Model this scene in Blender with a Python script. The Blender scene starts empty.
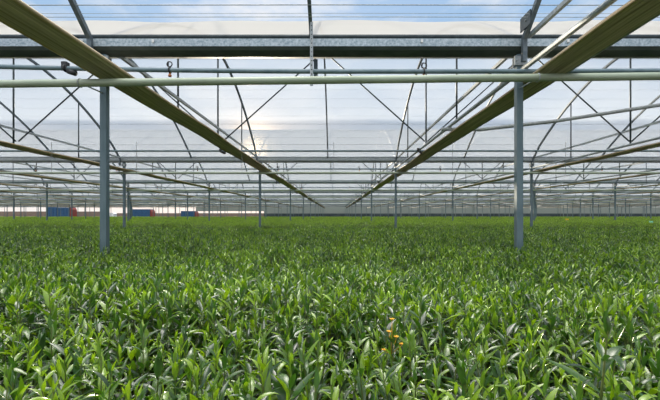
import bpy, math, random
from mathutils import Vector, Matrix
random.seed(7)
R = math.radians
sc = bpy.context.scene
COL = sc.collection

# ------------------------------------------------------------------ layout
EYE = 1.40                     # camera height; heights written "Z" below are above the eye
F = 380.0                      # focal length in pixels of a 660-wide picture
W = 5.0                        # spacing of the posts along a gutter
S = 9.41                       # spacing of the gutters (one arched span)
D0 = 4.59                      # first gutter
X0 = -2.79                     # first post left of the middle bay
NROW = 10
G = EYE + 2.05                 # foot of the arches
APEX = EYE + 4.05
def row(n): return D0 + S * n
def frames(d, extra=1.0):
    lim = 0.88 * d + extra
    k = -40
    out = []
    while X0 + W * k < lim:
        if X0 + W * k > -lim: out.append(k)
        k += 1
    return out
def arch_z(t):                 # t in 0..1 over a span
    u = 2 * t - 1
    return G + (APEX - G) * (1 - abs(u) ** 1.75)

ORD = ['zeroth', 'first', 'second', 'third', 'fourth', 'fifth', 'sixth', 'seventh', 'eighth', 'ninth', 'tenth', 'eleventh',
       'twelfth', 'thirteenth', 'fourteenth', 'fifteenth', 'sixteenth', 'seventeenth', 'eighteenth', 'nineteenth', 'twentieth',
       '21st', '22nd', '23rd', '24th', '25th']
def side(k):                   # words for a post line
    return (ORD[k] + ' right') if k >= 1 else (ORD[1 - k] + ' left')
def rowname(n): return 'nearest' if n == 0 else ORD[n + 1]

# ------------------------------------------------------------------ helpers
class MB:
    def __init__(self): self.v = []; self.f = []; self.m = []; self.sm = []; self.t = []
    def add(self, vs, fs, mat=0, smooth=False, tint=0.5):
        o = len(self.v)
        self.v += [tuple(p) for p in vs]; self.t += [tint] * len(vs)
        for q in fs:
            self.f.append([i + o for i in q]); self.m.append(mat); self.sm.append(smooth)
    def box(self, a, b, mat=0):
        x0, y0, z0 = a; x1, y1, z1 = b
        vs = [(x0,y0,z0),(x1,y0,z0),(x1,y1,z0),(x0,y1,z0),(x0,y0,z1),(x1,y0,z1),(x1,y1,z1),(x0,y1,z1)]
        self.add(vs, [(0,3,2,1),(4,5,6,7),(0,1,5,4),(1,2,6,5),(2,3,7,6),(3,0,4,7)], mat)
    def tube(self, pts, r, n=8, mat=0, caps=True):
        pts = [Vector(p) for p in pts]
        rs = r if isinstance(r, (list, tuple)) else [r] * len(pts)
        vs = []; fs = []
        up = Vector((0, 0, 1))
        t0 = (pts[1] - pts[0]).normalized()
        if abs(t0.dot(up)) > .95: up = Vector((1, 0, 0))
        for i, p in enumerate(pts):
            t = (pts[min(i + 1, len(pts) - 1)] - pts[max(i - 1, 0)]).normalized()
            a = t.cross(up).normalized(); b = a.cross(t).normalized()
            for j in range(n):
                w = 2 * math.pi * j / n
                vs.append(p + (a * math.cos(w) + b * math.sin(w)) * rs[i])
        for i in range(len(pts) - 1):
            for j in range(n):
                j2 = (j + 1) % n
                fs.append((i*n+j, i*n+j2, (i+1)*n+j2, (i+1)*n+j))
        if caps:
            fs.append(tuple(range(n - 1, -1, -1))); fs.append(tuple((len(pts)-1)*n + j for j in range(n)))
        self.add(vs, fs, mat, True)
    def bar(self, pts, w, h, mat=0):            # rectangular bar along a path lying in a plane of constant x
        vs = []; fs = []
        pts = [Vector(p) for p in pts]
        for i, p in enumerate(pts):
            t = (pts[min(i+1, len(pts)-1)] - pts[max(i-1, 0)]).normalized()
            a = Vector((1, 0, 0)); b = a.cross(t).normalized()
            for sx, sb in ((-1,-1),(1,-1),(1,1),(-1,1)): vs.append(p + a*sx*w/2 + b*sb*h/2)
        for i in range(len(pts)-1):
            for j in range(4):
                j2 = (j+1) % 4; fs.append((i*4+j, i*4+j2, (i+1)*4+j2, (i+1)*4+j))
        fs.append((3,2,1,0)); L = (len(pts)-1)*4; fs.append((L, L+1, L+2, L+3))
        self.add(vs, fs, mat)
    def torus(self, c, ax, Rr, r, n=14, m=6, mat=0):
        c = Vector(c); ax = Vector(ax).normalized()
        u = ax.orthogonal().normalized(); w = ax.cross(u)
        vs = []; fs = []
        for i in range(n):
            a = 2*math.pi*i/n; d = u*math.cos(a) + w*math.sin(a)
            for j in range(m):
                b = 2*math.pi*j/m; vs.append(c + d*(Rr + r*math.cos(b)) + ax*r*math.sin(b))
        for i in range(n):
            for j in range(m):
                fs.append((i*m+j, ((i+1)%n)*m+j, ((i+1)%n)*m+(j+1)%m, i*m+(j+1)%m))
        self.add(vs, fs, mat, True)
    def prism(self, prof, x0, x1, axis='x', mat=0, closed=True, segs=1, wob=None):
        # profile (p,q) swept along x (p->y, q->z) or along y (p->x, q->z)
        n = len(prof); vs = []; fs = []
        for i in range(segs + 1):
            s = x0 + (x1 - x0) * i / segs
            for p, q in prof:
                dp, dq = wob(s) if wob else (0, 0)
                vs.append((s, p + dp, q + dq) if axis == 'x' else (p + dp, s, q + dq))
        for i in range(segs):
            for j in range(n if closed else n - 1):
                j2 = (j+1) % n
                q = (i*n+j, i*n+j2, (i+1)*n+j2, (i+1)*n+j)
                fs.append(q if axis == 'y' else q[::-1])
        if closed:
            fs.append(tuple(range(n))); fs.append(tuple(segs*n + j for j in range(n - 1, -1, -1)))
        self.add(vs, fs, mat)
    def mesh(self, name, mats):
        me = bpy.data.meshes.new(name)
        me.from_pydata(self.v, [], self.f)
        for m in mats: me.materials.append(m)
        me.polygons.foreach_set('material_index', self.m)
        me.polygons.foreach_set('use_smooth', self.sm)
        at = me.attributes.new('tint', 'FLOAT', 'POINT'); at.data.foreach_set('value', self.t)
        me.update()
        return me

def link(name, me, parent=None, loc=(0, 0, 0)):
    o = bpy.data.objects.new(name, me); COL.objects.link(o); o.location = loc
    if parent: o.parent = parent
    return o
def empty(name, loc):
    o = bpy.data.objects.new(name, None); COL.objects.link(o); o.location = loc; o.empty_display_size = .1
    return o
def tag(o, label, cat, group=None, kind=None):
    o['label'] = label; o['category'] = cat
    if group: o['group'] = group
    if kind: o['kind'] = kind
    return o

# ------------------------------------------------------------------ materials
def new_mat(name):
    m = bpy.data.materials.new(name); m.use_nodes = True
    nt = m.node_tree; nt.nodes.clear()
    out = nt.nodes.new('ShaderNodeOutputMaterial')
    return m, nt, out
def metal(name, c1, c2, rough=.45, metallic=.6, scale=30, stretch=(1, 1, 1)):
    m, nt, out = new_mat(name); N = nt.nodes; L = nt.links
    b = N.new('ShaderNodeBsdfPrincipled'); b.inputs['Metallic'].default_value = metallic; b.inputs['Roughness'].default_value = rough
    tc = N.new('ShaderNodeTexCoord'); mp = N.new('ShaderNodeMapping'); mp.inputs['Scale'].default_value = stretch
    no = N.new('ShaderNodeTexNoise'); no.inputs['Scale'].default_value = scale; no.inputs['Detail'].default_value = 5
    cr = N.new('ShaderNodeValToRGB'); cr.color_ramp.elements[0].color = (*c1, 1); cr.color_ramp.elements[1].color = (*c2, 1)
    cr.color_ramp.elements[0].position = .3; cr.color_ramp.elements[1].position = .7
    L.new(tc.outputs['Object'], mp.inputs[0]); L.new(mp.outputs[0], no.inputs['Vector']); L.new(no.outputs[0], cr.inputs[0])
    L.new(cr.outputs[0], b.inputs['Base Color']); L.new(b.outputs[0], out.inputs[0])
    return m
M = {}
M['galv'] = metal('galvanised_steel', (.24,.28,.30), (.42,.45,.46), .6, .25, 26)
M['post'] = metal('post_steel', (.075,.125,.15), (.14,.20,.225), .5, .25, 12, (1,1,.25))
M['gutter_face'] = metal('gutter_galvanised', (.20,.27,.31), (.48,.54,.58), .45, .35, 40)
M['gutter_under'] = metal('gutter_dark_green', (.028,.042,.036), (.065,.08,.07), .6, .1, 9, (.4,1,1))  # dark greenish tone, only for the trough of the nearest gutter
M['darksteel'] = metal('dark_steel', (.02,.035,.042), (.05,.07,.08), .5, .3, 20)
M['bow'] = metal('bow_steel', (.07,.095,.11), (.15,.18,.20), .45, .45, 18)
M['greenpipe'] = metal('pale_green_pipe', (.25,.31,.22), (.40,.46,.36), .4, .1, 6, (.2,1,1))
M['irrig'] = metal('blue_grey_pipe', (.10,.16,.19), (.17,.24,.27), .4, .05, 8)
M['orange'] = metal('orange_plastic', (.45,.13,.03), (.55,.18,.05), .4, 0, 10)
M['black'] = metal('black_plastic', (.012,.014,.016), (.03,.03,.034), .5, 0, 10)
M['tan'] = metal('tan_edge', (.33,.23,.11), (.56,.45,.28), .6, 0, 6, (1,.15,1))
M['blue'] = metal('blue_paint', (.012,.06,.14), (.02,.09,.20), .45, 0, 4)
M['red'] = metal('red_paint', (.20,.03,.025), (.28,.05,.03), .45, 0, 4)
M['rubber'] = metal('rubber', (.015,.015,.015), (.03,.03,.03), .8, 0, 10)
M['mint'] = metal('mint_plastic', (.25,.75,.5), (.35,.85,.6), .5, 0, 4)
M['yellow'] = metal('yellow_plastic', (.75,.5,.02), (.8,.6,.05), .5, 0, 4)
M['white'] = metal('white_sheet', (.6,.62,.62), (.75,.76,.76), .6, 0, 3)
M['skirt'] = metal('dark_skirting', (.03,.05,.06), (.07,.10,.11), .7, 0, 1)

def beam_mat():
    m, nt, out = new_mat('green_ribbed_fabric'); N = nt.nodes; L = nt.links
    b = N.new('ShaderNodeBsdfPrincipled'); b.inputs['Roughness'].default_value = .65
    tc = N.new('ShaderNodeTexCoord'); mp = N.new('ShaderNodeMapping'); mp.inputs['Scale'].default_value = (22, .35, 10)
    no = N.new('ShaderNodeTexNoise'); no.inputs['Scale'].default_value = 1.6; no.inputs['Detail'].default_value = 6
    cr = N.new('ShaderNodeValToRGB'); e = cr.color_ramp.elements
    e[0].color = (.23,.19,.12,1); e[0].position = .3; e[1].color = (.72,.63,.48,1); e[1].position = .75
    L.new(tc.outputs['Object'], mp.inputs[0]); L.new(mp.outputs[0], no.inputs['Vector']); L.new(no.outputs[0], cr.inputs[0])
    L.new(cr.outputs[0], b.inputs['Base Color']); L.new(b.outputs[0], out.inputs[0])
    return m
M['beam'] = beam_mat()

def film_mat(name, fac, col, bump=.3):
    m, nt, out = new_mat(name); N = nt.nodes; L = nt.links
    tr = N.new('ShaderNodeBsdfTransparent'); tr.inputs[0].default_value = (.97,.98,.99,1)
    tl = N.new('ShaderNodeBsdfTranslucent'); tl.inputs[0].default_value = (*col, 1)
    df = N.new('ShaderNodeBsdfDiffuse'); df.inputs[0].default_value = (*col, 1)
    mx = N.new('ShaderNodeMixShader'); mx.inputs[0].default_value = .45
    L.new(tl.outputs[0], mx.inputs[1]); L.new(df.outputs[0], mx.inputs[2])
    tc = N.new('ShaderNodeTexCoord'); mp = N.new('ShaderNodeMapping'); mp.inputs['Scale'].default_value = (.15, 1.2, 1.2)
    no = N.new('ShaderNodeTexNoise'); no.inputs['Scale'].default_value = 1.5; no.inputs['Detail'].default_value = 4
    mr = N.new('ShaderNodeMapRange'); mr.inputs['To Min'].default_value = fac - .03; mr.inputs['To Max'].default_value = fac + .03
    L.new(tc.outputs['Object'], mp.inputs[0]); L.new(mp.outputs[0], no.inputs['Vector']); L.new(no.outputs[0], mr.inputs[0])
    m2 = N.new('ShaderNodeMixShader'); L.new(mr.outputs[0], m2.inputs[0]); L.new(tr.outputs[0], m2.inputs[1]); L.new(mx.outputs[0], m2.inputs[2])
    L.new(m2.outputs[0], out.inputs[0])
    return m
M['film'] = film_mat('greenhouse_film', .60, (.37,.42,.49))
M['film_lit'] = film_mat('white_lit_film', .86, (.64,.635,.63))  # white put into the colour so near roof halves look sky-lit
M['film_wall'] = film_mat('end_wall_film', .96, (.24,.28,.29))

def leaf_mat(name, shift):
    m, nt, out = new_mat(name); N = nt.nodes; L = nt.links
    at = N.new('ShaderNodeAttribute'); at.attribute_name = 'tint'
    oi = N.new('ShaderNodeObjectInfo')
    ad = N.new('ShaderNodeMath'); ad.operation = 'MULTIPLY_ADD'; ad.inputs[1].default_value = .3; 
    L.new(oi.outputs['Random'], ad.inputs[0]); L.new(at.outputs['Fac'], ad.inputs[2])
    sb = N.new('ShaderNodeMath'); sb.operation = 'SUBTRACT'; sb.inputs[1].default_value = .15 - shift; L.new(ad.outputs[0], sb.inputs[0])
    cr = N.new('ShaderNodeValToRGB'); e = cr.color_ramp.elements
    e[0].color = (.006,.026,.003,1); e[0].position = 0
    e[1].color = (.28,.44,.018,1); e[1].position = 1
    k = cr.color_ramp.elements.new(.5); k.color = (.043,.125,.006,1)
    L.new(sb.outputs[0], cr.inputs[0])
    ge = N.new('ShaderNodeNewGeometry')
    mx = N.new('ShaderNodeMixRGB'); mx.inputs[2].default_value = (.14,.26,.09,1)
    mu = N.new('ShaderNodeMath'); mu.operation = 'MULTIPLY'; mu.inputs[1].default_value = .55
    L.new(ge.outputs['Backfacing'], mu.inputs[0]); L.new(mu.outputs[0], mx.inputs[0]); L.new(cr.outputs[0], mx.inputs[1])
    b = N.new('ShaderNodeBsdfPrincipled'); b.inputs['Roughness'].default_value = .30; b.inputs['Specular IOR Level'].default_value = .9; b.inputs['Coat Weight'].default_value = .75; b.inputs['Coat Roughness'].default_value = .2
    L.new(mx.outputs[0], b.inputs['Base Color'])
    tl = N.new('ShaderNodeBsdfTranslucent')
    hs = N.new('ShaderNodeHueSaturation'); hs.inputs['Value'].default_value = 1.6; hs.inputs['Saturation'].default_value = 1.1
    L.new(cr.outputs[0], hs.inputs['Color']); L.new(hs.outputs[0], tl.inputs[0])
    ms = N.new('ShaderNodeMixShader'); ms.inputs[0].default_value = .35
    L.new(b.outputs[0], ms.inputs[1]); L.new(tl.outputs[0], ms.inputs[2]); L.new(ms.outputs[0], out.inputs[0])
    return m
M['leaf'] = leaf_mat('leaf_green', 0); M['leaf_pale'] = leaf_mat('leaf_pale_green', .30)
M['stem'] = metal('stem_green', (.10,.16,.03), (.20,.22,.06), .6, 0, 30)
M['wilt'] = metal('spent_flower', (.60,.24,.01), (.85,.50,.04), .7, 0, 90)

def soil_mat():
    m, nt, out = new_mat('dark_soil'); N = nt.nodes; L = nt.links
    b = N.new('ShaderNodeBsdfPrincipled'); b.inputs['Roughness'].default_value = .95
    no = N.new('ShaderNodeTexNoise'); no.inputs['Scale'].default_value = 3; no.inputs['Detail'].default_value = 8
    tc = N.new('ShaderNodeTexCoord'); L.new(tc.outputs['Object'], no.inputs['Vector'])
    cr = N.new('ShaderNodeValToRGB'); cr.color_ramp.elements[0].color = (.03,.026,.018,1); cr.color_ramp.elements[1].color = (.10,.085,.06,1)
    L.new(no.outputs[0], cr.inputs[0]); L.new(cr.outputs[0], b.inputs['Base Color']); L.new(b.outputs[0], out.inputs[0])
    return m
M['soil'] = soil_mat()
def brick_mat():
    m, nt, out = new_mat('brown_brick'); N = nt.nodes; L = nt.links
    b = N.new('ShaderNodeBsdfPrincipled'); b.inputs['Roughness'].default_value = .9
    br = N.new('ShaderNodeTexBrick'); br.inputs['Scale'].default_value = 1.2
    br.inputs['Color1'].default_value = (.20,.135,.10,1); br.inputs['Color2'].default_value = (.15,.105,.08,1); br.inputs['Mortar'].default_value = (.32,.27,.22,1)
    tc = N.new('ShaderNodeTexCoord'); mp = N.new('ShaderNodeMapping'); mp.inputs['Rotation'].default_value = (R(90), 0, 0)
    L.new(tc.outputs['Object'], mp.inputs[0]); L.new(mp.outputs[0], br.inputs['Vector'])
    L.new(br.outputs[0], b.inputs['Base Color']); L.new(b.outputs[0], out.inputs[0])
    return m
M['brick'] = brick_mat()

# ------------------------------------------------------------------ setting
def structure(name, mb, mats, loc=(0, 0, 0)):
    o = link(name, mb.mesh(name, mats), None, loc); o['kind'] = 'structure'; return o
b = MB(); b.add([(-170,-12,0),(170,-12,0),(170,260,0),(-170,260,0)], [(0,1,2,3)]); structure('floor', b, [M['soil']])

def roof_sheet(s, t0, t1, mat, wobble=0):
    d0 = row(s - 1); xl = .9 * max(row(s), 6) + 8
    nx = 150 if s == 1 else 40; ny = 40; b = MB(); vs = []; fs = []
    for i in range(ny + 1):
        t = t0 + (t1 - t0) * i / ny
        for j in range(nx + 1):
            x = -xl + 2 * xl * j / nx
            bulge = .035 * (.5 + .5*math.sin(x*1.25 + .8 + s)) * math.sin(math.pi*min(1, max(0, t))) + .012*math.sin(x*2.9 + t*3)
            vs.append((x, S * t, arch_z(t) + .06 + bulge))
    for i in range(ny):
        for j in range(nx):
            a = i*(nx+1)+j; fs.append((a, a+1, a+nx+2, a+nx+1))
    b.add(vs, fs, 0, True)
    o = link('ceiling', b.mesh('ceiling', [mat]), None, (0, d0, 0)); o['kind'] = 'structure'
    return o
roof_sheet(0, 0.0, .50, M['film'])
for s in range(1, NROW):
    roof_sheet(s, 0, .5, M['film_lit']); roof_sheet(s, .5, 1, M['film'])

# end wall (film above, dark skirting) and a low brown wall outside on the left
DE = row(NROW - 1) + .6
b = MB()
def wall_piece(b, x0, x1, z0, z1, mat=0): b.box((x0, DE, z0), (x1, DE + .03, z1), mat)
wall_piece(b, -95, -33, 3.3, G + .1); wall_piece(b, -33, -17, 2.3, G + .1); wall_piece(b, -17, 95, 1.75, G + .1)
structure('wall_back', b, [M['film_wall']])
b = MB(); b.box((-17, DE - .05, 0), (95, DE + .09, 1.75)); structure('baseboard_back', b, [M['skirt']])
b = MB(); b.box((-112, DE + 12, 0), (-62, DE + 12.4, 2.35)); b.box((-62, DE + 12, 0), (-8, DE + 12.4, 1.9)); structure('wall_outside', b, [M['brick']])

# ------------------------------------------------------------------ steel posts
pm_near = MB(); pm_near.box((-.038, -.035, 0), (.038, .035, EYE + 1.93))
pm = pm_near.mesh('post_shaft', [M['post']])
cap = MB(); cap.box((-.075, -.06, EYE + 1.79), (.075, -.0355, EYE + 1.9)); cap.box((-.055, .0355, EYE + 1.79), (.055, .05, EYE + 1.9))
for sx in (-.055, .055): cap.tube([(sx, -.062, EYE + 1.84), (sx, -.074, EYE + 1.84)], .012, 6)
capm = cap.mesh('post_bracket', [M['galv']])
clip = MB(); clip.torus((0, 0, 1.12), (0, 0, 1), .058, .006); clipm = clip.mesh('post_band', [M['galv']])
for n in range(NROW):
    for k in frames(row(n), .6):
        x = X0 + W * k
        words = '%s grey steel post in the %s row back, %s of the middle lane' % ('slim' if n > 1 else 'square', rowname(n), side(k))
        if n == 0: words = ('dark blue grey square steel post rising from the plants near the left' if k == 0 else
                            'square steel post with a pale sunlit edge rising from the plants near the right') if k in (0, 1) else words
        if n < 3:
            e = tag(empty('steel_post', (x, row(n), 0)), words, 'post', 'steel posts under the gutters')
            link('shaft', pm, e); link('bracket', capm, e)
        else:
            tag(link('steel_post', pm, None, (x, row(n), 0)), words, 'post', 'steel posts under the gutters')

# ------------------------------------------------------------------ gutters across the picture
def gutter_meshes(xl, n):
    z = EYE
    a = MB(); a.prism([(-.09, z+2.09), (-.09, z+2.0), (-.075, z+2.0), (-.075, z+2.075), (.255, z+2.075), (.255, z+2.0), (.27, z+2.0), (.27, z+2.09)], -xl, xl, 'x')
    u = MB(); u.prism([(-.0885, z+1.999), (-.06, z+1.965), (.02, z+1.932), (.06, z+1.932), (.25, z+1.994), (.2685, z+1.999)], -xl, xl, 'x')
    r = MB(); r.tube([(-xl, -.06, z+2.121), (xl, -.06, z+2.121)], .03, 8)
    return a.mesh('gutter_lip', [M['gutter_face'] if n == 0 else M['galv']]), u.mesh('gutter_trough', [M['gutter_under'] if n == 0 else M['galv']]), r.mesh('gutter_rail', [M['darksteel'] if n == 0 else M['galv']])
for n in range(NROW):
    xl = .9 * row(n) + 4
    e = tag(empty('rain_gutter', (0, row(n), 0)),
            ('long grey metal gutter with dark underside crossing overhead nearest the camera' if n == 0 else
             'grey metal gutter crossing overhead on the %s row of posts' % rowname(n)), 'gutter', 'rain gutters between the roof spans')
    a, u, r = gutter_meshes(xl, n)
    link('lip', a, e); link('trough', u, e); link('rail', r, e)
    if n == 0:
        for x in (-2.16, 1.02, -3.0, 2.75):
            c = MB(); c.box((x - .012, -.105, EYE + 2.04), (x + .012, -.091, EYE + 2.075)); link('clip', c.mesh('gutter_clip', [M['white']]), e)

# ------------------------------------------------------------------ arched roof frames, one per post line and span
NA = 28
def arch_pts(t0=0, t1=1, n=NA): return [(0, S * (t0 + (t1-t0)*i/n), arch_z(t0 + (t1-t0)*i/n)) for i in range(n + 1)]
ZT = EYE + 1.72; ZU = EYE + 2.09
def foot_pts(n=NA):
    return [p for p in arch_pts(0, 1, n) if p[1] < S - .6] + [(0, S - .55, EYE + 2.44), (0, S - .14, EYE + 2.07), (0, S - .13, EYE + 1.80)]
def frame_parts(rail=True):
    P = []
    b = MB(); b.bar(foot_pts(), .05, .055); P.append(('bow', b.mesh('bow', [M['bow']])))
    b = MB(); b.tube([(0, S/2, ZT), (0, S/2, APEX - .03)], .02, 6); P.append(('king_post', b.mesh('king_post', [M['darksteel']])))
    for t in (.25, .75):
        b = MB(); b.tube([(0, S*t, ZT), (0, S*t, arch_z(t) - .03)], .017, 6); P.append(('web_post', b.mesh('web_post', [M['darksteel']])))
    b = MB(); b.tube([(0, .1, ZT), (0, S - .1, ZT)], .03, 8); P.append(('tie_tube', b.mesh('tie_tube', [M['galv']])))
    if rail:
        b = MB(); b.bar([(.05, .32, ZU), (.05, S - .14, ZU)], .04, .045)
        P.append(('upper_rail', b.mesh('upper_rail', [M['galv']])))
    b = MB(); b.box((-.13, S/2 - .012, APEX - .20), (.13, S/2 + .012, APEX - .17)); b.box((-.05, S/2 - .016, APEX - .20), (.05, S/2 + .016, APEX - .03))
    P.append(('ridge_plate', b.mesh('ridge_plate', [M['galv']])))
    return P
fp_full = frame_parts(True); fp_norail = frame_parts(False)
joined = MB(); joined.bar(foot_pts(14), .05, .055, 0); joined.tube([(0, S/2, ZT), (0, S/2, APEX)], .02, 5, 1)
for t in (.25, .75): joined.tube([(0, S*t, ZT), (0, S*t, arch_z(t))], .017, 5, 1)
joined.tube([(0, .1, ZT), (0, S-.1, ZT)], .026, 6, 2); joined.tube([(.035, .3, ZU), (.035, S-.14, ZU)], .02, 5, 2)
far_frame = joined.mesh('far_roof_frame', [M['bow'], M['darksteel'], M['galv']])
bw = MB(); bw.bar(arch_pts(), .04, .05); bowm = bw.mesh('roof_bow', [M['bow']])
def spanname(s): return 'over the camera' if s == 0 else ('in the nearest full span' if s == 1 else 'in the %s span back' % ORD[s])
for s in range(0, NROW):
    y = row(s - 1)
    for k in frames(row(s), 2.0):
        x = X0 + W * k
        x += -.09 if k < 1 else 0
        lab = 'steel arched roof frame with struts %s, %s of the middle lane' % (spanname(s), side(k))
        if s < 3:
            e = tag(empty('roof_frame', (x, y, 0)), lab, 'roof frame', 'arched roof frames')
            for nm, me in (fp_norail if (s == 0 and k < 1) else fp_full): link(nm, me, e)
        else:
            tag(link('roof_frame', far_frame, None, (x, y, 0)), lab, 'roof frame', 'arched roof frames')
    lim = .88 * row(s)
    for k in frames(row(s), 2.0):
        x = X0 + W * k + W / 2
        if s > 6: continue
        if k == 0: lab = 'thin steel roof bow above the middle lane %s' % spanname(s)
        elif k > 0: lab = 'thin roof bow %s, just beyond the %s right post line' % (spanname(s), ORD[k])
        else: lab = 'thin roof bow %s, just beyond the %s left post line' % (spanname(s), ORD[-k])
        tag(link('roof_bow', bowm, None, (x, y, 0)), lab, 'roof bow', 'thin roof bows between the post lines')

# ridge pipes with zigzag braces
for s in range(1, NROW):
    ks = frames(row(s), 2.0); xl = .9 * row(s) + 3
    e = tag(empty('ridge_pipe', (0, row(s - 1) + S/2, 0)), 'horizontal ridge pipe with slanting brace rods %s' % spanname(s), 'ridge pipe', 'ridge pipes with braces')
    b = MB(); b.tube([(-xl, 0, APEX + .0), (xl, 0, APEX + .0)], .022, 8); link('pipe', b.mesh('ridge_tube', [M['galv']]), e)
    if s < 6:
        for k in ks:
            x = X0 + W * k
            for sg in (-1, 1):
                b = MB(); b.tube([(sg*W/2, 0, APEX - .04), (sg*.03, 0, ZT + .08)], .017, 6)
                o = link('brace', b.mesh('brace', [M['darksteel']]), e, (x, 0, 0))

# ------------------------------------------------------------------ green ribbed beams running away from the camera
def beam_profile():
    pr = []
    n = 18
    for i in range(n + 1):
        u = i / n; x = .045 + .35 * u
        z = 1.60 - .022 * math.sin(math.pi * u) + (.006 if i % 2 else 0)
        pr.append((x, EYE + z))
    pr += [(.395, EYE + 1.632), (.045, EYE + 1.632)]
    return pr
bp = beam_profile()
for k in frames(row(6), 1):
    x = X0 + W * k
    y0, y1 = (-3.0, row(NROW - 1)) if k in (0, 1) else (2.0, row(NROW - 1))
    lab = ('dark green ribbed overhead beam with tan edges running back above the left near post' if k == 0 else
           'dark green ribbed overhead beam with tan and grey edges running back above the right near post' if k == 1 else
           'long green ribbed overhead beam running back above the %s post line' % side(k))
    e = tag(empty('overhead_beam', (x, 0, 0)), lab, 'beam', 'green beams above the post lines')
    def wob(s, ph=k*1.7): return (.012*math.sin(s*1.1 + ph), .008*math.sin(s*1.9 + ph))
    b = MB(); b.prism(bp, y0, y1, 'y', segs=120, wob=wob); link('band', b.mesh('beam_band', [M['beam']]), e)
    def edge(xx, zz, r, m, nm):
        b = MB(); b.tube([(xx + wob(y)[0], y, EYE + zz + wob(y)[1]) for y in [y0 + (y1-y0)*i/120 for i in range(121)]], r, 6)
        link(nm, b.mesh('beam_edge', [M[m]]), e)
    edge(.04, 1.603, .014, 'tan', 'edge_strip'); edge(.397, 1.615, .020, 'tan' if k != 1 else 'galv', 'edge_strip')

# ------------------------------------------------------------------ pipes across the picture
def sag_line(xl, zf, y=0, n=40): return [(-xl + 2*xl*i/n, y, zf(-xl + 2*xl*i/n)) for i in range(n + 1)]
for n in range(6):
    xl = .9 * row(n) + 4
    e = tag(empty('heating_pipe', (0, row(n) - .44, 0)),
            'pale green horizontal pipe crossing in front of the nearest posts' if n == 0 else
            'pale green horizontal pipe crossing beside the %s row of posts' % rowname(n), 'pipe', 'pale green cross pipes')
    zf = (lambda x: EYE + 1.474 + .0117 * x) if n == 0 else (lambda x: EYE + 1.50)
    b = MB(); b.tube(sag_line(xl, zf), .042, 12); link('pipe', b.mesh('heating_tube', [M['greenpipe']]), e)
    for k in frames(row(n), 1):
        x = X0 + W * k; z = zf(x)
        b = MB(); b.torus((x, 0, z), (1, 0, 0), .045, .006); b.tube([(x, .045, z), (x, .41, z + .02)], .008, 6)
        link('support_arm', b.mesh('support_arm', [M['galv']]), e)

def sprinkler(e, x, z):
    b = MB(); b.torus((x, 0, z), (1, 0, 0), .033, .009, mat=0); b.torus((x, -.01, z + .065), (0, 1, 0), .03, .007, mat=0)
    b.tube([(x - .02, 0, z + .04), (x - .02, 0, z + .10)], .008, 6, 0)
    h = link('sprinkler', b.mesh('sprinkler_clip', [M['black']]), e)
    b = MB(); b.tube([(x, 0, z - .03), (x, 0, z - .052), (x, 0, z - .06), (x, 0, z - .075)], [.012, .012, .022, .018], 8)
    link('nozzle', b.mesh('sprinkler_nozzle', [M['orange']]), h)
def tube_clamp(e, x, z):
    b = MB(); b.torus((x, 0, z), (1, 0, 0), .035, .012); b.box((x-.03, -.03, z-.01), (x+.03, .03, z+.07)); b.tube([(x+.03,0,z-.03),(x+.12,0,z-.06)], .032, 8)
    link('clamp', b.mesh('pipe_clamp', [M['black']]), e)
pi = 0
for n in range(7):
    for off, mid in ((-.19, False), (5.33, True)):
        d = row(n) + off; xl = .9 * d + 4
        if off > 0 and n == 6: continue
        e = tag(empty('irrigation_pipe', (0, d, 0)),
                'blue grey irrigation pipe with clips just above the nearest pale green pipe' if n == 0 and not mid else
                'blue grey irrigation pipe crossing %s' % ('midway behind the %s row of posts' % rowname(n) if mid else 'just before the %s row of posts' % rowname(n)),
                'pipe', 'irrigation pipes')
        zf = (lambda x: EYE + 1.661 + .0032 * (x - .3) ** 2 * (1 if x < 0 else .25)) if n == 0 and not mid else (lambda x: EYE + 1.672)
        b = MB(); b.tube(sag_line(min(xl, 9) if n == 0 and not mid else xl, zf), .026, 10); link('pipe', b.mesh('irrigation_tube', [M['irrig']]), e)
        if n < 3:
            if n == 0 and not mid:
                sprinkler(e, -1.92, zf(-1.92)); sprinkler(e, 1.02, zf(1.02)); tube_clamp(e, -3.13, zf(-3.13))
                sprinkler(e, 4.0, zf(4))
            elif mid:
                for x in (-3.0, 2.15): tube_clamp(e, x, zf(x))
            else:
                x = -10.9
                while x < 11:
                    sprinkler(e, x, zf(x)); x += 2.94

# slanting grey pipe on the right
b = MB(); b.tube([(2.05, 7.35, EYE + 1.66), (2.85, 7.5, EYE + 1.685), (4.2, 7.3, EYE + 1.80), (6.4, 7.05, EYE + 2.1), (9.5, 6.7, EYE + 2.5)], .034, 10)
tag(link('slanting_pipe', b.mesh('slanting_pipe', [M['galv']])), 'grey pipe slanting up to the right beyond the right near post', 'pipe')

# perforated hanger strap in the middle of the near gutter
b = MB(); b.bar([(0, 0, EYE + 1.47), (0, -.003, EYE + 1.8), (0, 0, EYE + 2.2)], .034, .006)
for i in range(14): b.box((-.006, -.006, EYE + 1.5 + i*.05), (.006, -.0035, EYE + 1.512 + i*.05), 1)
tag(link('hanger_strap', b.mesh('hanger_strap', [M['galv'], M['black']]), None, (-.275, row(0) - .26, 0)),
    'perforated steel strap hanging over the middle of the nearest gutter', 'strap')
b = MB(); b.bar([(0, 0, EYE + 1.60), (0, 0, EYE + 1.905)], .05, .008)
tag(link('hanger_strap', b.mesh('hanger_strap', [M['darksteel']]), None, (-.245, row(0) + .06, 0)),
    'short dark steel strap under the nearest gutter beside the perforated strap', 'strap')
# steel plate joint on the right arch
b = MB(); b.box((-.04, -.35, 0), (-.03, -.12, .16)); b.tube([(-.045, -.25, .08), (-.02, -.25, .08)], .014, 6)
tag(link('joint_plate', b.mesh('joint_plate', [M['darksteel']]), None, (X0 + W, row(0), EYE + 2.14)), 'dark steel joint plate on the arched frame above the right near post', 'plate')

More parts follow.
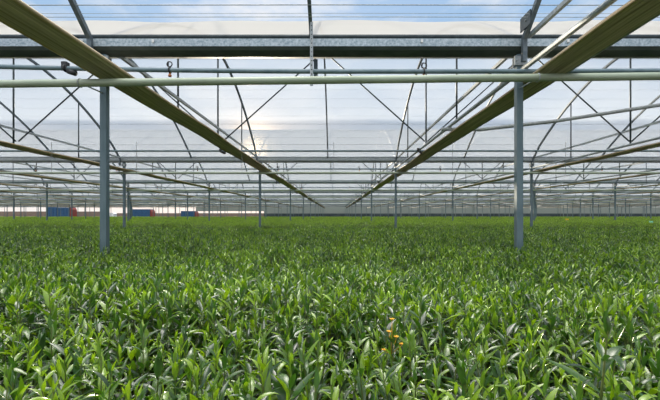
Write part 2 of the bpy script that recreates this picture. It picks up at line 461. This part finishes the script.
# ------------------------------------------------------------------ thin wires under the film
def wire(d, z, xl, r, lab, grp):
    b = MB(); b.tube([(-xl, 0, 0), (-xl*.5, 0, -.004), (0, 0, 0), (xl*.5, 0, -.006), (xl, 0, 0)], r, 4)
    tag(link('film_wire', b.mesh('film_wire', [M['galv']]), None, (0, d, z)), lab, 'wire', grp)
for i, (t, r) in enumerate(((.968, .004), (.9645, .0025), (.9565, .006))):
    wire(row(-1) + S*t, arch_z(t) - .032, 9, r, 'thin wire across the open sky above the nearest gutter, %s from the gutter' % ORD[i + 1], 'wires across the open roof')
for s in (1, 2):
    ts = [.56, .61, .66, .70, .74, .78, .815, .85, .88, .91, .94, .965] if s == 1 else [.6, .7, .8, .88, .95]
    for i, t in enumerate(ts):
        wire(row(s-1) + S*t, arch_z(t) + .035, .9*row(s)+3, .005 if i in (7, 10) else .0022,
             'thin wire under the roof film %s, %s down from the ridge' % (spanname(s), ORD[i + 1]), 'wires under the roof film')
# hanging cords
for i, (x, d) in enumerate(((-7.4, 9.9), (-2.45, 9.92), (-.05, 9.92), (3.05, 9.92), (6.0, 9.92), (-5.2, 9.92))):
    b = MB(); b.tube([(0, 0, 0), (.004, 0, -.4), (0, 0, -.85)], .007, 5)
    w = ['left of the left near post', 'behind the left green beam', 'in the middle of the lane', 'behind the right green beam', 'right of the right near post', 'between the left posts'][i]
    tag(link('hanging_cord', b.mesh('hanging_cord', [M['galv']]), None, (x, d, EYE + 1.9)), 'thin pale cord hanging from the roof %s' % w, 'cord', 'hanging cords')

# ------------------------------------------------------------------ blue trailers outside on the left
def trailer(px, w, h, lab):
    d = DE + 6; x = (px - 335.7) * d / F
    e = tag(empty('trailer', (x, d, 0)), lab, 'trailer', 'blue trailers beyond the greenhouse')
    b = MB(); b.box((-w/2, -1.1, .95), (w/2*.86, 1.1, .95 + h))
    for i in range(7):
        xx = -w/2 + i*(w*.81)/6; b.box((xx - .04, -1.16, .95), (xx + .04, -1.1, .95 + h))
    link('body', b.mesh('trailer_body', [M['blue']]), e)
    b = MB(); b.prism([(w/2*.88, 1.0), (w/2, 1.0), (w/2, .95 + h*.7), (w/2*.9, .95 + h*.92), (w/2*.88, .95 + h*.92)], -1.0, 1.0, 'y'); link('cab', b.mesh('trailer_cab', [M['red']]), e)
    b = MB(); b.box((-w/2, -.9, .7), (w/2, .9, .93)); link('chassis', b.mesh('trailer_chassis', [M['black']]), e)
    for xx in (-w*.35, -w*.2, w*.38):
        for yy in (-.95, .95):
            b = MB(); b.tube([(xx, yy - .12, .45), (xx, yy + .12, .45)], .45, 16); link('wheel', b.mesh('trailer_wheel', [M['rubber']]), e)
trailer(62, 6.2, 2.5, 'blue trailer with a red end, leftmost beyond the far plants')
trailer(144, 4.7, 1.9, 'blue trailer with a reddish end, second from the left beyond the far plants')
trailer(190, 3.6, 1.45, 'smallest blue trailer beyond the far plants, nearest the sun')
b = MB(); b.prism([(-.9, .0), (.9, .0), (.9, 1.75), (.5, 1.95), (-.5, 1.95), (-.9, 1.75)], -.6, .6, 'y')
b.box((-.8, -.66, .3), (-.05, -.6, 1.6)); b.box((.05, -.66, .3), (.8, -.6, 1.6))
tag(link('white_cabinet', b.mesh('white_cabinet', [M['white']]), None, ((112-335.7)*(DE+5)/F, DE+5, 0)), 'small white cabinet beside the second blue trailer', 'cabinet')

# ------------------------------------------------------------------ plants
def leaf(mb, base, az, elev, L, wid, curl, tint, mat=0):
    d = Vector((math.cos(az), math.sin(az), 0)); sidev = Vector((-math.sin(az), math.cos(az), 0))
    n = 6; p = Vector(base); vs = []; fs = []
    prof = [.22, .62, .95, 1.0, .78, .42, .0]
    el = elev
    for i in range(n + 1):
        w = wid * prof[i] / 2
        up = Vector((-math.sin(el)*d.x, -math.sin(el)*d.y, math.cos(el)))
        vs += [p + sidev*w + up*w*.45, p, p - sidev*w + up*w*.45] if i < n else [p]
        p = p + (d*math.cos(el) + Vector((0, 0, 1))*math.sin(el)) * L / n
        el -= curl / n
    for i in range(n - 1):
        a = i*3; c = a + 3
        fs += [(a, a+1, c+1, c), (a+1, a+2, c+2, c+1)]
    a = (n-1)*3; t = n*3
    fs += [(a, a+1, t), (a+1, a+2, t)]
    mb.add(vs, fs, mat, True, tint)
def plant(rng, lv, st, off=(0, 0), H=1.0, k=1.0, pairs=9, wilt=None):
    lean = rng.uniform(0, .10); la = rng.uniform(0, 6.28); base = Vector((off[0], off[1], 0))
    def axis(z): 
        t = max(0, (z - .5)) / .5
        return base + Vector((math.cos(la)*lean*t*t*.6, math.sin(la)*lean*t*t*.6, z))
    st.tube([axis(0), axis(H*.5), axis(H*.75), axis(H)], [.0035*k, .003*k, .0026*k, .0012*k], 5, 0 if lv is not st else 1, False)
    az = rng.uniform(0, 6.28); z = H - .012
    for i in range(pairs):
        f = i / (pairs - 1)
        for q in (0, 1):
            a = az + q*math.pi + rng.uniform(-.35, .35)
            el = R(80) - R(50)*min(1, f*1.9) + rng.uniform(-.45, .45)
            L = k*(.038 + .042*min(1, f*2.4)) * rng.uniform(.75, 1.3)
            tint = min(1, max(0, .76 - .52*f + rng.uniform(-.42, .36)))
            leaf(lv, axis(z + rng.uniform(-.006, .006)), a, el, L, L*rng.uniform(.17, .26), rng.choice((rng.uniform(-.15, .5), rng.uniform(.3, 1.5))), tint)
        az += math.pi/2 + rng.uniform(-.4, .4)
        z -= k*(.018 + .022*min(1, f*2)) * rng.uniform(.8, 1.2)
    return axis(H)

rng = random.Random(11)
variants = []
for i in range(14):
    lv = MB(); st = MB(); plant(rng, lv, st, k=rng.uniform(1.0, 1.3), pairs=rng.choice((9, 10, 11)))
    variants.append((st.mesh('plant_stem', [M['stem']]), lv.mesh('plant_leaves', [M['leaf']])))

# nearest plants stand as individuals
SP = .08
near = []
j = 0; y = .60
while y < 3.0:
    i0 = int((.9*y + .25)/SP)
    for i in range(-i0, i0 + 1):
        near.append((y, (i + (.5 if j % 2 else 0))*SP + rng.uniform(-.025, .025), y + rng.uniform(-.025, .025)))
    y += SP*.87; j += 1
vis = [p for p in near if abs(p[1]) < .9*p[2] + .06][:300]
YMAX = max(p[2] for p in vis)
zones = {'left': 'slender green plant with lance shaped leaves crowded in the front left of the bed',
         'mid': 'slender green plant with lance shaped leaves crowded in the front middle of the bed',
         'right': 'slender green plant with lance shaped leaves crowded in the front right of the bed'}
tall_x, tall_y = (593 - 335.7)*.98/F, .98
wilt_x, wilt_y = (398 - 335.7)*1.32/F, 1.32
for q, (_, x, y) in enumerate(vis):
    if math.hypot(x - tall_x, y - tall_y) < .05 or math.hypot(x - wilt_x, y - wilt_y) < .05: continue
    st, lv = variants[rng.randrange(len(variants))]
    px = 335.7 + F*x/y
    zn = 'left' if px < 220 else 'mid' if px < 440 else 'right'
    e = tag(empty('leafy_plant', (x, y, 0)), zones[zn], 'plant', 'plants in the front ' + {'left': 'left', 'mid': 'middle', 'right': 'right'}[zn] + ' of the bed')
    e.rotation_euler = (0, 0, rng.uniform(0, 6.28)); sz = rng.uniform(.93, 1.03); e.scale = (1, 1, sz)
    link('stem', st, e); link('leaves', lv, e)
# two plants that stand out
lv = MB(); st = MB(); plant(random.Random(5), lv, st, H=1.12, k=1.6, pairs=8)
e = tag(empty('leafy_plant', (tall_x, tall_y, 0)), 'taller plant with wide spaced large leaves standing out at the front right', 'plant')
link('stem', st.mesh('plant_stem', [M['stem']]), e); link('leaves', lv.mesh('plant_leaves', [M['leaf']]), e)
lv = MB(); st = MB(); tip = plant(random.Random(9), lv, st, H=1.0, k=1.0, pairs=9)
e = tag(empty('leafy_plant', (wilt_x, wilt_y, 0)), 'green plant carrying small withered orange yellow flowers among the front plants', 'plant')
link('stem', st.mesh('plant_stem', [M['stem']]), e); link('leaves', lv.mesh('plant_leaves', [M['leaf']]), e)
for q, (dx, dy, dz) in enumerate(((.0, -.01, .03), (-.012, -.02, -.01), (.03, -.03, -.05), (.012, -.03, -.025), (-.03, -.03, -.07))):
    b = MB()
    for w in range(5):
        leaf(b, tip + Vector((dx, dy, dz)), w*1.26, .9, .014, .008, .8, .5)
    b.tube([tip + Vector((0, 0, -.09)), tip + Vector((dx, dy, dz))], .001, 4)
    link('flower', b.mesh('withered_flower', [M['wilt']]), e)

# everything farther back: one mass
NV = 6
field = MB(); ids = []
for v in range(NV):
    c = MB()
    n0 = len(field.v)
    for i in range(3):
        for jj in range(3):
            plant(rng, field, field, off=((i-1)*.075 + rng.uniform(-.02, .02), (jj-1)*.075 + rng.uniform(-.02, .02)), H=rng.uniform(.95, 1.03), k=rng.uniform(1.0, 1.3), pairs=9)
    ids += [v] * (len(field.v) - n0)
def scatter(y0, y1, sp, margin, scale, zfun=lambda x, y: 0):
    y = y0
    while y < y1:
        lim = .9*y + margin; x = -lim
        while x < lim:
            xx = x + rng.uniform(-.3, .3)*sp; yy = y + rng.uniform(-.3, .3)*sp
            ok = True
            if yy <= YMAX + .06 and abs(xx) < .9*yy + .16: ok = False
            if yy < .55 or 11.0 < yy < 16.3: ok = False
            if ok:
                pts.append((xx, yy, 0)); scl.append((scale - .055*math.exp(-((yy - 3.6)/1.3)**2))*rng.uniform(.94, 1.05) + .035*math.sin(xx*.9 + yy*1.3)*math.sin(yy*.7 - xx*.4))
            x += sp
        y += sp
def bed(pts, scl, leafm, label):
    o2 = len(field.v)
    me2 = bpy.data.meshes.new('plant_mass')
    me2.from_pydata(field.v + pts, [], field.f)
    me2.materials.append(leafm); me2.materials.append(M['stem'])
    me2.polygons.foreach_set('material_index', field.m); me2.polygons.foreach_set('use_smooth', field.sm)
    a = me2.attributes.new('tint', 'FLOAT', 'POINT'); a.data.foreach_set('value', field.t + [0.0]*len(pts))
    a = me2.attributes.new('vid', 'INT', 'POINT'); a.data.foreach_set('value', ids + [100 + rng.randrange(NV) for _ in pts])
    a = me2.attributes.new('scl', 'FLOAT', 'POINT'); a.data.foreach_set('value', [1.0]*o2 + scl)
    a = me2.attributes.new('rot', 'FLOAT', 'POINT'); a.data.foreach_set('value', [0.0]*o2 + [rng.uniform(0, 6.28) for _ in pts])
    mass = link('plant_bed', me2)
    tag(mass, label, 'plants', None, 'stuff')
    ng = bpy.data.node_groups.new('plant_bed', 'GeometryNodeTree')
    ng.interface.new_socket('Geometry', in_out='INPUT', socket_type='NodeSocketGeometry')
    ng.interface.new_socket('Geometry', in_out='OUTPUT', socket_type='NodeSocketGeometry')
    N = ng.nodes; L = ng.links
    gi = N.new('NodeGroupInput'); go = N.new('NodeGroupOutput'); jn = N.new('GeometryNodeJoinGeometry')
    def attr(name, ty):
        n = N.new('GeometryNodeInputNamedAttribute'); n.data_type = ty; n.inputs['Name'].default_value = name
        return [s for s in n.outputs if s.name == 'Attribute' and s.enabled][0] if any(s.enabled for s in n.outputs if s.name == 'Attribute') else n.outputs[0]
    vid = attr('vid', 'INT'); sca = attr('scl', 'FLOAT'); rt = attr('rot', 'FLOAT')
    def eq(val):
        c = N.new('FunctionNodeCompare'); c.data_type = 'INT'; c.operation = 'EQUAL'
        ins = [s for s in c.inputs if s.type == 'INT']
        L.new(vid, ins[0]); ins[1].default_value = val
        return c.outputs[0]
    cx = N.new('ShaderNodeCombineXYZ'); L.new(rt, cx.inputs[2])
    for v in range(NV):
        sg = N.new('GeometryNodeSeparateGeometry'); sg.domain = 'POINT'; L.new(gi.outputs[0], sg.inputs[0]); L.new(eq(v), sg.inputs[1])
        sp = N.new('GeometryNodeSeparateGeometry'); sp.domain = 'POINT'; L.new(gi.outputs[0], sp.inputs[0]); L.new(eq(100 + v), sp.inputs[1])
        ip = N.new('GeometryNodeInstanceOnPoints'); L.new(sp.outputs[0], ip.inputs['Points']); L.new(sg.outputs[0], ip.inputs['Instance'])
        L.new(cx.outputs[0], ip.inputs['Rotation']); L.new(sca, ip.inputs['Scale'])
        L.new(ip.outputs[0], jn.inputs[0])
    L.new(jn.outputs[0], go.inputs[0])
    md = mass.modifiers.new('scatter', 'NODES'); md.node_group = ng
    print('field points', len(pts))

pts = []; scl = []
scatter(.6, 5.2, .20, 1.6, 1.0)
scatter(5.2, 11.5, .21, 1.2, 1.0)
bed(pts, scl, M['leaf'], 'unbroken mass of green leafy plants filling the bed around the near posts')
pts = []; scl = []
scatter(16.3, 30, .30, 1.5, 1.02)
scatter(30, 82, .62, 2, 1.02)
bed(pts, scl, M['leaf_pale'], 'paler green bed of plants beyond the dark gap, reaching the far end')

# small markers among the far plants
def marker(px, py, d, m, lab):
    x = (px - 335.7)*d/F; z = EYE - (py - 215)*d/F
    e = tag(empty('plant_marker', (x, d, 0)), lab, 'marker')
    b = MB(); b.tube([(0, .015, 0), (0, .015, z + .05)], .008, 6); link('stake', b.mesh('marker_stake', [M['galv']]), e)
    b = MB(); b.box((-.09, -.005, z - .03), (.09, .005, z + .05)); link('tag', b.mesh('marker_tag', [M[m]]), e)
marker(651, 222, 17.4, 'mint', 'mint green tag on a stake among the far plants at the right')
marker(567, 219.5, 20, 'yellow', 'small yellow tag on a stake among the far plants right of the near post')

# ------------------------------------------------------------------ sky and sun
SUNDIR = Vector(((255 - 335.7)/F, 1, (215 - 150)/F)).normalized()
w = bpy.data.worlds.new('sky'); sc.world = w; w.use_nodes = True
nt = w.node_tree; N = nt.nodes; L = nt.links; N.clear()
out = N.new('ShaderNodeOutputWorld'); bg = N.new('ShaderNodeBackground'); L.new(bg.outputs[0], out.inputs[0])
tc = N.new('ShaderNodeTexCoord'); nrm = N.new('ShaderNodeVectorMath'); nrm.operation = 'NORMALIZE'; L.new(tc.outputs['Generated'], nrm.inputs[0])
sx = N.new('ShaderNodeSeparateXYZ'); L.new(nrm.outputs[0], sx.inputs[0])
cr = N.new('ShaderNodeValToRGB'); L.new(sx.outputs[2], cr.inputs[0])
E = cr.color_ramp.elements
stops = [(0.0, (1.0,.91,.86)), (.07, (.95,.88,.86)), (.14, (.60,.65,.72)), (.28, (.36,.48,.66)), (.40, (.36,.56,.82)), (.52, (.40,.58,.84)), (.66, (.7,.78,.9)), (1.0, (.8,.85,.95))]
E[0].position = 0; E[0].color = (*stops[0][1], 1); E[1].position = 1; E[1].color = (*stops[-1][1], 1)
for p, c in stops[1:-1]:
    k = E.new(p); k.color = (*c, 1)
# clouds
mp = N.new('ShaderNodeMapping'); mp.inputs['Scale'].default_value = (1.6, 1.6, 4.5); mp.inputs['Location'].default_value = (.35, .2, .1); L.new(nrm.outputs[0], mp.inputs[0])
no = N.new('ShaderNodeTexNoise'); no.inputs['Scale'].default_value = 3.0; no.inputs['Detail'].default_value = 8; no.inputs['Roughness'].default_value = .58; L.new(mp.outputs[0], no.inputs['Vector'])
c2 = N.new('ShaderNodeMapRange'); c2.inputs['From Min'].default_value = .46; c2.inputs['From Max'].default_value = .72; c2.clamp = True; L.new(no.outputs[0], c2.inputs[0])
ccr = N.new('ShaderNodeValToRGB'); L.new(sx.outputs[2], ccr.inputs[0])
ccr.color_ramp.elements[0].position = .50; ccr.color_ramp.elements[0].color = (.93,.93,.94,1)
ccr.color_ramp.elements[1].position = .68; ccr.color_ramp.elements[1].color = (1.8,1.8,1.8,1)
mx = N.new('ShaderNodeMixRGB'); L.new(ccr.outputs[0], mx.inputs[2]); L.new(cr.outputs[0], mx.inputs[1])
cm = N.new('ShaderNodeMath'); cm.operation = 'MULTIPLY'; cm.inputs[1].default_value = .8; L.new(c2.outputs[0], cm.inputs[0]); L.new(cm.outputs[0], mx.inputs[0])
# glow around the sun
dt = N.new('ShaderNodeVectorMath'); dt.operation = 'DOT_PRODUCT'; dt.inputs[1].default_value = SUNDIR; L.new(nrm.outputs[0], dt.inputs[0])
def glow(power, col):
    p = N.new('ShaderNodeMath'); p.operation = 'POWER'; p.inputs[1].default_value = power
    m0 = N.new('ShaderNodeMath'); m0.operation = 'MAXIMUM'; m0.inputs[1].default_value = 0; L.new(dt.outputs['Value'], m0.inputs[0]); L.new(m0.outputs[0], p.inputs[0])
    s = N.new('ShaderNodeVectorMath'); s.operation = 'SCALE'; s.inputs[0].default_value = col; L.new(p.outputs[0], s.inputs['Scale'])
    return s.outputs[0]
acc = mx.outputs[0]
for pw, col in ((14, (.16,.11,.06)), (60, (.15,.11,.06)), (250, (.9,.6,.32)), (900, (5,3.4,1.7)), (3000, (40, 27, 12))):
    a = N.new('ShaderNodeVectorMath'); a.operation = 'ADD'; L.new(acc, a.inputs[0]); L.new(glow(pw, col), a.inputs[1]); acc = a.outputs[0]
L.new(acc, bg.inputs[0]); # added unseen bright lobe high in front, lights the near plants
FILL_DIR = Vector((-.10, math.cos(R(60)), math.sin(R(60)))).normalized()
dt = N.new('ShaderNodeVectorMath'); dt.operation = 'DOT_PRODUCT'; dt.inputs[1].default_value = FILL_DIR; L.new(nrm.outputs[0], dt.inputs[0])
a = N.new('ShaderNodeVectorMath'); a.operation = 'ADD'; L.new(acc, a.inputs[0]); L.new(glow(40, (14, 13.4, 12)), a.inputs[1]); acc = a.outputs[0]
# second added lobe, overhead and unseen, carries light to plants farther back
dt = N.new('ShaderNodeVectorMath'); dt.operation = 'DOT_PRODUCT'; dt.inputs[1].default_value = Vector((-.15, math.cos(R(104)), math.sin(R(104)))).normalized(); L.new(nrm.outputs[0], dt.inputs[0])
a = N.new('ShaderNodeVectorMath'); a.operation = 'ADD'; L.new(acc, a.inputs[0]); L.new(glow(22, (8.5, 8.2, 7.6)), a.inputs[1]); acc = a.outputs[0]
# broad fill lobe added behind the camera to brighten the roof film
dt = N.new('ShaderNodeVectorMath'); dt.operation = 'DOT_PRODUCT'; dt.inputs[1].default_value = Vector((0, -.75, .66)); L.new(nrm.outputs[0], dt.inputs[0])
a = N.new('ShaderNodeVectorMath'); a.operation = 'ADD'; L.new(acc, a.inputs[0]); L.new(glow(2, (.65, .65, .65)), a.inputs[1]); L.new(a.outputs[0], bg.inputs[0])
bg.inputs[1].default_value = 1.0

sun = bpy.data.lights.new('sun', 'SUN'); sun.energy = 12.0; sun.angle = R(1.2); sun.color = (1, .86, .66)
so = bpy.data.objects.new('sun', sun); COL.objects.link(so); so.rotation_euler = SUNDIR.to_track_quat('Z', 'Y').to_euler(); so.location = (-8, 30, 12)

# ------------------------------------------------------------------ camera and view
cam = bpy.data.cameras.new('camera'); cam.sensor_width = 36; cam.sensor_fit = 'HORIZONTAL'; cam.lens = 36*F/660
cam.shift_x = -5.7/660; cam.shift_y = 15/660; cam.clip_start = .02; cam.clip_end = 600
co = bpy.data.objects.new('camera', cam); COL.objects.link(co); co.location = (0, 0, EYE); co.rotation_euler = (R(90), 0, 0)
sc.camera = co
vs_ = sc.view_settings; vs_.view_transform = 'Standard'; vs_.look = 'None'; vs_.exposure = 0.0; vs_.gamma = 1
vs_.use_curve_mapping = False
sc.cycles.transparent_max_bounces = 24
